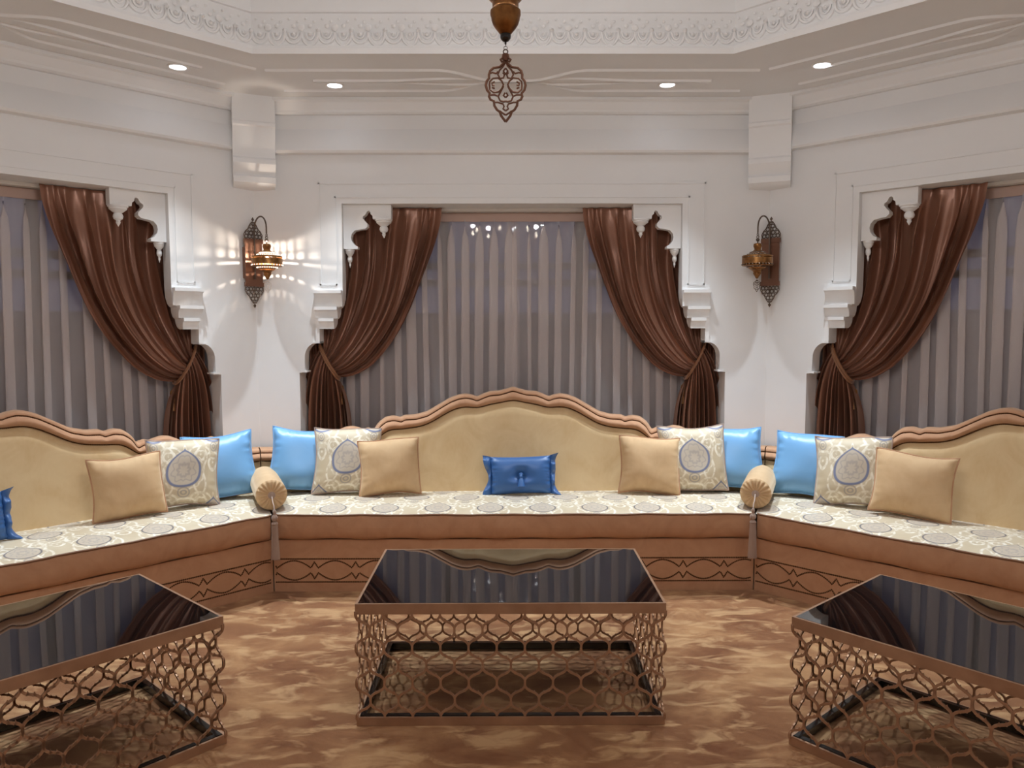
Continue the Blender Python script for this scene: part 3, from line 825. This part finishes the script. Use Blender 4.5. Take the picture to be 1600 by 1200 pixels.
# bolsters on the corner mitres
RB = .092; LB = .50
def bolster_meshes():
    D = {}
    b = MB(); b.lathe([(RB*.995, 0), (RB*1.01, .08), (RB*1.015, LB/2), (RB*1.01, LB-.08), (RB*.99, LB)], 40); D['body'] = b.mesh('cover')
    for nm, sg in (('front', -1), ('rear', 1)):
        b = MB()
        def fn(a, c):
            q = 2*PI*a; r = RB*(1-c)*.995+.012*c
            pl = math.cos(q*18+.6*math.sin(q*5))*.0045*math.sin(PI*min(1, c*1.1)**.6)
            d = (.020*math.sqrt(max(0, 1-(1-c)**2)) - .010*c**3)+pl
            return (r*math.cos(q), r*math.sin(q), (0 if sg < 0 else LB)+sg*d)
        b.grid(fn, 144, 12, cu=True); D[nm] = b.mesh('gathered_end', True, 180)
    b = MB(); b.lathe([(.024, -.004), (.022, -.016), (.012, -.022), (0, -.023)], 16); b.lathe([(.030, -.0), (.034, -.008), (.030, -.014), (.024, -.012)], 20); D['button'] = b.mesh('button')
    return D
BM_ = bolster_meshes()
def tassel_parts(par, mats, z0):
    b = MB(); b.lathe([(.003, .03), (.008, .024), (.010, .012), (.006, 0), (.014, -.008), (.019, -.022), (.015, -.036), (.009, -.042), (.016, -.048), (.019, -.056), (.012, -.064)], 16, (0, 0, z0)); hd = b.build('tassel_head', mats[0], par)
    b = MB(); n = 44
    for i in range(n):
        q = 2*PI*i/n; r = .017
        for rj in (r, r*.55):
            b.tube([(rj*math.cos(q), rj*.7*math.sin(q), z0-.058), (rj*1.15*math.cos(q+.05), rj*.8*math.sin(q), z0-.15), (rj*1.5*math.cos(q), rj*1.0*math.sin(q), z0-.268+.004*math.sin(i*2.3))], .0019, 4)
    stuff(b.build('tassel_skirt', mats[1], par))
for k, sgn, lab in ((0, -1, 'left'), (0, 1, 'right')):
    a = -sgn*PI/8                                          # bisector of the corner, seen in plan
    cdir = Vector((sgn*math.sin(PI/8), math.cos(PI/8), 0))
    front = Vector((sgn*hw(4.60), 4.60, ZSEAT+RB+.012))
    rise = math.radians(4)
    Rm = Matrix.Translation(front) @ RZ(a) @ Matrix.Rotation(-PI/2+rise*0, 4, 'X')
    t = thing('bolster', 'tan velvet bolster with gathered end and tassel at the %s corner of the banquette' % lab, 'bolster', Rm, 'corner bolsters')
    obj('cover', BM_['body'], M['velvet_gold'], t); obj('gathered_end', BM_['front'], M['velvet_gold'], t); obj('gathered_end', BM_['rear'], M['velvet_gold'], t); obj('button', BM_['button'], M['cord'], t)
    ts = bpy.data.objects.new('tassel', None); COL.objects.link(ts); ts.parent = t
    ts.matrix_parent_inverse = Matrix.Identity(4); 
    tp = Matrix.Translation(front-cdir*.155+Vector((0, 0, -.085)))
    ts.matrix_local = Rm.inverted() @ tp
    tassel_parts(ts, (M['cord'], M['cord']), 0)
    b = MB(); p0 = Vector((0, 0, -.022)); p3 = Rm.inverted() @ (front-cdir*.155+Vector((0, 0, -.06)))
    b.tube([p0, p0+Vector((0, .03, -.05)), (p0+p3)/2+Vector((0, .005, -.045)), p3], .003, 5); b.build('cord', M['cord'], ts).matrix_local = (Rm.inverted() @ tp).inverted()

# ------------------------------------------------------------------ coffee tables
TW, TD, TH = 1.228, .757, .497
def lattice(cw, ncell, z0, z1, rows):
    # fretwork of staggered lantern cells, flat metal ribbon; panel runs 0..cw*ncell along x, in the plane y=0
    b = MB(); rh = (z1-z0)/rows; seen = set()
    wid, th = .0044, .003
    def ribbon(pts):
        n = len(pts); base_ = len(b.v)
        for i, (x, z) in enumerate(pts):
            xa, za = pts[max(i-1, 0)]; xb, zb = pts[min(i+1, n-1)]; dx, dz = xb-xa, zb-za; l = math.hypot(dx, dz) or 1
            ox, oz = -dz/l*wid, dx/l*wid
            b.v += [(x-ox, -th, z-oz), (x+ox, -th, z+oz), (x+ox, th, z+oz), (x-ox, th, z-oz)]
        for i in range(n-1):
            for r in range(4): q = base_+i*4; b.f.append((q+r, q+(r+1) % 4, q+4+(r+1) % 4, q+4+r))
        b.f.append((base_+3, base_+2, base_+1, base_)); e = base_+(n-1)*4; b.f.append((e, e+1, e+2, e+3))
    nk = rh*.10
    def curve(xa, za, xb, zb):        # neck (xa,za) up to neck (xb,zb)
        key = (round(xa, 4), round(za, 4), round(xb, 4), round(zb, 4))
        if key in seen: return
        seen.add(key); pts = [(xa, za-nk)]
        n = 10
        for i in range(n+1):
            t = i/n; e = t*t*(3-2*t); e = .5+.5*math.copysign(abs(2*e-1)**.8, 2*e-1)
            zz = za+nk+(zb-za-2*nk)*(t+.028*math.sin(2*PI*t))
            pts.append((xa+(xb-xa)*e, zz))
        pts.append((xb, zb+nk)); ribbon(pts)
        # little barbs at the middle of the curve
        mx, mz = (xa+xb)/2, (za+zb)/2; s = 1 if xb > xa else -1
        for ss in (-1, 1):
            cx_, cz_ = mx+s*ss*cw*.085, mz+ss*rh*.06
            b.add([(cx_-.006, -th, cz_-.004), (cx_+.006, -th, cz_-.004), (cx_+.001, -th, cz_+.010*1), (cx_-.006, th, cz_-.004), (cx_+.006, th, cz_-.004), (cx_+.001, th, cz_+.010)],
                  [(0, 1, 2), (5, 4, 3), (0, 3, 4, 1), (1, 4, 5, 2), (2, 5, 3, 0)])
    L = cw*ncell
    # neck rows at z0+rh*j ; on even rows at multiples of cw, on odd rows at half multiples
    for j in range(rows):
        za, zb = z0+rh*j, z0+rh*(j+1)
        if j % 2 == 0:
            A = [i*cw for i in range(ncell+1)]
            for x in A:
                for s in (-1, 1):
                    xb = x+s*cw/2
                    if 0 <= xb <= L: curve(x, za, xb, zb)
        else:
            A = [(i+.5)*cw for i in range(ncell)]
            for x in A:
                for s in (-1, 1):
                    xb = x+s*cw/2
                    if -1e-6 <= xb <= L+1e-6: curve(x, za, xb, zb)
    return b
ZR0, ZR1 = .034, .455
latF = lattice(TW/11, 11, ZR0-.004, ZR1+.004, 6).mesh('lattice_panel', False); latS = lattice((TD)/7, 7, ZR0-.004, ZR1+.004, 6).mesh('lattice_panel', False)
def frame_mesh(nm, w_, d_, z0, z1, bw, y_in=0):
    b = MB(); x, y = w_/2, d_/2
    b.box(-x, x, -y, -y+bw, z0, z1); b.box(-x, x, y-bw, y, z0, z1); b.box(-x, -x+bw, -y+bw, y-bw, z0, z1); b.box(x-bw, x, -y+bw, y-bw, z0, z1); return b.mesh(nm, False)
rimM = frame_mesh('top_rim', TW, TD, .455, TH, .010); railM = frame_mesh('bottom_rail', TW, TD, 0, .034, .010)
inM = frame_mesh('inner_rail', TW-.024, TD-.024, .004, .036, .022)
topM = MB().box(-TW/2+.0105, TW/2-.0105, -TD/2+.0105, TD/2-.0105, .482, TH+.0008).mesh('glass_top', False)
plM = MB().box(-TW/2+.0105, TW/2-.0105, -TD/2+.0105, TD/2-.0105, .458, .4815).mesh('top_board', False)
for k, u_, y_, ex, lab in ((0, -.026, 3.340, 0, 'black glass coffee table with bronze lattice sides standing in the middle'), (1, -.150, 3.455, dg(2.5), 'black glass coffee table with bronze lattice sides cut by the left picture edge'), (-1, .120, 3.36, dg(-4), 'black glass coffee table with bronze lattice sides cut by the right picture edge')):
    t = thing('coffee_table', lab, 'coffee table', side_m(k) @ TR(u_, y_, .001) @ RZ(ex), 'lattice coffee tables')
    obj('top_rim', rimM, M['bronze'], t); obj('glass_top', topM, M['blackglass'], t); obj('top_board', plM, M['blackrail'], t)
    obj('bottom_rail', railM, M['bronze'], t); obj('inner_rail', inM, M['blackrail'], t)
    for (x, y, rz, me) in ((-TW/2, -TD/2+.005, 0, latF), (-TW/2, TD/2-.005, 0, latF), (-TW/2+.005, -TD/2, PI/2, latS), (TW/2-.005, -TD/2, PI/2, latS)):
        o = obj('lattice_panel', me, M['bronze'], t); o.location = (x, y, 0); o.rotation_euler = (0, 0, rz)

# ------------------------------------------------------------------ sconces
def filigree(up):
    b = MB(); s = 1 if up else -1
    for row, (z, xs_) in enumerate(((.018, (-.052, -.026, 0, .026, .052)), (.042, (-.046, -.016, .016, .046)), (.066, (-.026, 0, .026)), (.088, (-.012, .012)), (.108, (0,)))):
        for x in xs_: b.ring((x, 0, s*z), .0125 if row < 4 else .010, .0034, 'y', 10, 4)
    for sx in (-1, 1): b.tube([(sx*.066, 0, 0), (sx*.070, 0, s*.03), (sx*.056, 0, s*.056), (sx*.04, 0, s*.07), (sx*.026, 0, s*.098), (sx*.008, 0, s*.122)], .0035, 5)
    b.tube([(0, 0, s*.0), (0, 0, s*.13)], .003, 5)
    b.add([(0, -.003, s*.122), (.012, 0, s*.138), (0, 0, s*.156), (-.012, 0, s*.138), (0, .003, s*.138)], [(0, 1, 2), (0, 2, 3), (1, 4, 2), (2, 4, 3), (0, 4, 1), (0, 3, 4)])
    return b.mesh('filigree')
def drop_filigree(sc_=1.0):
    b = MB(); o_ = [(0, 0), (.012, -.012), (.024, -.018), (.026, -.034), (.020, -.046), (.022, -.056), (.010, -.068), (0, -.084)]
    for sx in (-1, 1): b.tube([(sx*x*sc_, 0, z*sc_) for x, z in o_], .0024*sc_, 5)
    for x, z in ((-.011, -.028), (.011, -.028), (0, -.046), (0, -.060), (0, -.014)): b.ring((x*sc_, 0, z*sc_), .0075*sc_, .002*sc_, 'y', 9, 4)
    return b.mesh('drop')
DL = .19
NS = 56
# lantern profile: (radius, z) with perforated rows
lant = [(.020, .112), (.027, .108), (.029, .092), (.024, .080), (.022, .070), (.030, .062), (.044, .054), (.056, .044), (.062, .040), (.072, .033), (.098, .029), (.104, .026), (.104, .017), (.104, .012), (.104, .004), (.104, -.004), (.104, -.024), (.104, -.030), (.104, -.039), (.100, -.044), (.072, -.048), (.064, -.054), (.054, -.064), (.046, -.070), (.030, -.080), (.026, -.090), (.028, -.098), (.020, -.108), (.012, -.120), (.010, -.128), (0.001, -.134)]
HOLES = {6: 2, 8: 2, 9: 2, 12: 1, 17: 2, 20: 2, 22: 2}
def hole(j, k): return j in HOLES and (k % 2 == 0 if HOLES[j] == 2 else k % 7 != 0)
lb = MB(); lb.lathe(lant, NS, (0, 0, 0), hole); lanM = lb.mesh('lantern_body', True, 30)
lb = MB()
for j in (6, 8, 17, 20):
    (r1, z1), (r2, z2) = lant[j], lant[j+1]; r, z = (r1+r2)/2+.001, (z1+z2)/2
    for k in range(1, NS, 2):
        q = 2*PI*(k+.5)/NS; lb.bead((r*math.cos(q), r*math.sin(q), z), .0050, .004, (math.cos(q), math.sin(q), 0))
studM = lb.mesh('studs', False)
for z in ():
    pass
filU, filD, drM = filigree(True), filigree(False), drop_filigree()
plm = MB(); plm.box(-.064, .064, .0, .014, .02, .318); plm.box(-.070, .070, -.004, .018, .305, .338); plm.box(-.070, .070, -.004, .018, 0, .03)
plm.box(-.012, .012, -.006, .002, .05, .29); plm.box(-.06, .03, .014, .054, .06, .28); plateM = plm.mesh('back_plate', False)
arm = MB(); pts = [(0, -.012, .05), (0, -.014, .2), (0, -.014, .40)]
for i in range(13):
    q = PI-PI*i/12; pts.append((0, -(.014+DL-.014)/1+(-(math.cos(q))*-1)*0-0 if False else -(.014+(DL-.014)/2+(DL-.014)/2*math.cos(q)), .40+.085*math.sin(q)))
pts += [(0, -DL, .36)]
arm.tube(pts, .0055, 7); armM = arm.mesh('arm')
chm = MB(); chm.ring((0, -DL, .348), .010, .003, 'x', 10, 5); chm.ring((0, -DL, .331), .009, .003, 'y', 10, 5); chm.lathe([(.004, .324), (.012, .318), (.013, .308), (.005, .300), (.004, .28)], 12, (0, -DL, 0)); chainM = chm.mesh('chain')
for k, sgn, lit, lab in ((1, 1, True, 'lit pierced brass wall lantern beside the left corner, throwing rays on the wall'), (-1, -1, False, 'unlit pierced brass wall lantern beside the right corner')):
    zp = onY(1215, 446.5, 5.55)[1]
    t = thing('wall_sconce', lab, 'wall lamp', wall_m(k) @ TR(sgn*(HW-.038), YW-.055, zp) , 'pair of brass wall lanterns')
    obj('back_plate', plateM, M['copper'], t)
    f1 = obj('filigree', filU, M['greybronze'], t); f1.location = (0, .006, .336)
    f2 = obj('filigree', filD, M['greybronze'], t); f2.location = (0, .006, .002)
    obj('arm', armM, M['greybronze'], t); obj('chain', chainM, M['greybronze'], t)
    lo = obj('lantern_body', lanM, M['brass'], t); lo.location = (0, -DL, .175)
    stuff(obj('studs', studM.copy(), M['studglow'] if lit else M['greybronze'], lo))  # glow added to the studs of the lit lantern only
    dr = obj('drop', drM.copy(), M['crystal'] if lit else M['greybronze'], t); dr.location = (0, -DL, .175-.140)
    b = MB(); b.lathe([(.001, -.022), (.012, -.016), (.017, -.004), (.016, .008), (.009, .022), (.001, .026)], 14); bo = b.build('bulb', M['bulb'] if lit else M['white'], lo)
    if lit:
        l = bpy.data.lights.new('sconce_lamp', 'POINT'); l.energy = SCONCE_W; l.color = (1, .86, .72); l.shadow_soft_size = .006
        ob = bpy.data.objects.new('sconce_lamp', l); COL.objects.link(ob); ob.parent = t; ob.location = (0, -DL, .205)

# ------------------------------------------------------------------ chandelier (its lower end hangs into the picture)
CY = 1.9; pm = CY/F
CXc = onY(790, 100, CY)[0]
def zc_(y): return onY(790, y, CY)[1]
ch = thing('chandelier', 'brass chandelier hanging from the ceiling, its bulbous lower finial and fretted drop in view', 'chandelier', TR(CXc, CY, zc_(0)))
Z0 = zc_(0)
def zl(y6): return zc_(y6/6)-Z0
b = MB(); b.lathe([(150*pm/6, zl(-10)), (120*pm/6, zl(22)), (118*pm/6, zl(70)), (125*pm/6, zl(90)), (138*pm/6, zl(105)), (138*pm/6, zl(145)), (132*pm/6, zl(155)), (128*pm/6, zl(190)), (115*pm/6, zl(230)), (90*pm/6, zl(270)), (66*pm/6, zl(300)), (50*pm/6, zl(322))], 32); b.build('finial', M['brass'], ch)
b = MB(); b.lathe([(52*pm/6, zl(296)), (44*pm/6, zl(318)), (50*pm/6, zl(335)), (46*pm/6, zl(362)), (28*pm/6, zl(385)), (10*pm/6, zl(392)), (8*pm/6, zl(415)), (0.0005, zl(420))], 24); b.build('finial_tip', M['blackrail'], ch)
b = MB(); b.ring((0, 0, zl(422)), 14*pm/6, 3*pm/6, 'x', 10, 5); b.ring((0, 0, zl(450)), 16*pm/6, 3*pm/6, 'y', 10, 5); b.ring((0, 0, zl(485)), 20*pm/6, 6*pm/6, 'y', 12, 5); b.build('chain', M['greybronze'], ch)
b = MB(); px6 = lambda x, y: (((x-420)*pm/6), 0, zl(y))
R6 = 7*pm/6*1.25
outl = [(420, 505), (440, 512), (446, 545), (466, 560), (455, 578), (430, 575), (445, 600), (475, 628), (530, 636), (562, 665), (572, 700), (572, 735), (594, 762), (602, 800), (590, 845), (566, 875), (572, 905), (558, 935), (528, 948), (524, 990), (500, 1030), (475, 1048), (462, 1085), (440, 1115), (420, 1142)]
for sx in (1, -1): b.tube([px6(420+sx*(x-420), y) for x, y in outl], R6*1.35, 6)
b.tube([px6(420, 510), px6(420, 570)], R6*3, 6)
curves = [[(420, 580), (440, 620), (475, 660), (490, 700), (470, 735), (440, 730), (432, 700), (445, 680)], [(455, 760), (490, 730), (535, 735), (565, 765), (568, 800)], [(568, 800), (565, 840), (530, 868), (485, 862), (455, 830), (440, 795), (455, 760)],
          [(520, 765), (545, 780), (540, 800), (520, 800)], [(520, 830), (545, 820)], [(440, 810), (470, 870), (488, 905), (470, 945), (440, 955), (420, 950)], [(420, 640), (440, 665), (420, 700)], [(425, 870), (440, 895), (420, 915)],
          [(570, 690), (540, 680), (505, 690), (490, 670)], [(560, 890), (520, 890), (495, 900)], [(524, 960), (490, 960), (445, 975), (435, 1000), (445, 1020), (420, 1040)], [(475, 1040), (450, 1060), (420, 1080)]]
for c_ in curves:
    for sx in (1, -1): b.tube([px6(420+sx*(x-420), y) for x, y in c_], R6, 5)
b.build('fretted_drop', M['copper'], ch)
# body above the frame
b = MB(); b.lathe([(.024, .0), (.05, .04), (.11, .10), (.16, .16), (.17, .20), (.12, .23), (.06, .27), (.045, .33), (.07, .40), (.05, .46), (.015, .52), (.012, 3.89-Z0-.02), (.09, 3.89-Z0-.012), (.09, 3.89-Z0-.003)], 32); b.build('body', M['brass'], ch)
NB = 8
am_ = MB(); am_.tube([(.12, 0, .21), (.25, 0, .16), (.38, 0, .19), (.46, 0, .28), (.46, 0, .34)], .010, 7); am_.lathe([(.012, .34), (.05, .36), (.055, .37), (.02, .375), (.018, .42), (0, .42)], 14, (.46, 0, 0)); armm = am_.mesh('arm')
bl = MB(); bl.lathe([(.001, 0), (.014, .01), (.02, .03), (.016, .05), (.006, .07), (.001, .075)], 12, (.46, 0, .421)); blm = bl.mesh('bulb')
cl = bpy.data.lights.new('chandelier_lamp', 'POINT'); cl.energy = CHAND_W; cl.color = CHAND_COL; cl.shadow_soft_size = .03
for i in range(NB):
    a = obj('arm', armm, M['brass'], ch); a.rotation_euler = (0, 0, 2*PI*i/NB+.2)
    obj('bulb', blm, M['bulb'], a)
    ob = bpy.data.objects.new('chandelier_lamp', cl); COL.objects.link(ob); ob.parent = ch; q = 2*PI*i/NB+.2; ob.location = (.46*math.cos(q), .46*math.sin(q), .56)

# ------------------------------------------------------------------ downlights
rg = MB(); rg.lathe([(.046, -.001), (.050, -.006), (.060, -.005), (.063, 0)], 28); ringM = rg.mesh('trim_ring')
ln = MB(); ln.lathe([(.0001, -.002), (.048, -.002)], 24); ln.f = [f for f in ln.f]; lensM = ln.mesh('lens', False)
sl = bpy.data.lights.new('downlight_lamp', 'SPOT'); sl.energy = SPOT_W; sl.color = SPOT_COL; sl.spot_size = dg(78); sl.spot_blend = 1.0; sl.shadow_soft_size = .028
PL = {0: ((-1.183, 5.257), (1.03, 5.245)), 1: ((-1.1, 5.25), (1.195, 5.257)), -1: ((-1.288, 5.116), (1.1, 5.2))}
DN = {(0, 0): 'round white ceiling downlight above the left part of the centre window', (0, 1): 'round white ceiling downlight above the right part of the centre window', (1, 1): 'leftmost lit ceiling downlight, in the soffit of the left wall', (-1, 0): 'rightmost lit ceiling downlight, in the soffit of the right wall'}
for k in range(-3, 5):
    for i, (u_, y_) in enumerate(PL.get(k, ((-1.15, 5.2), (1.15, 5.2)))):
        t = thing('downlight', DN.get((k, i), 'ceiling downlight out of view over the %s end of the %s' % (('left', 'right')[i], {1: 'left window wall', -1: 'right window wall', 2: 'far left wall', -2: 'far right wall', 3: 'rear left wall', -3: 'rear right wall', 4: 'rear wall'}.get(k))), 'downlight', wall_m(k) @ TR(u_, y_, ZS), 'soffit downlights')
        obj('trim_ring', ringM, M['white'], t); obj('lens', lensM, M['led'], t)
        ob = bpy.data.objects.new('downlight_lamp', sl); COL.objects.link(ob); ob.parent = t; ob.location = (0, 0, -.012); ob.rotation_euler = (-dg(11), 0, 0)   # gimbal turned towards the room
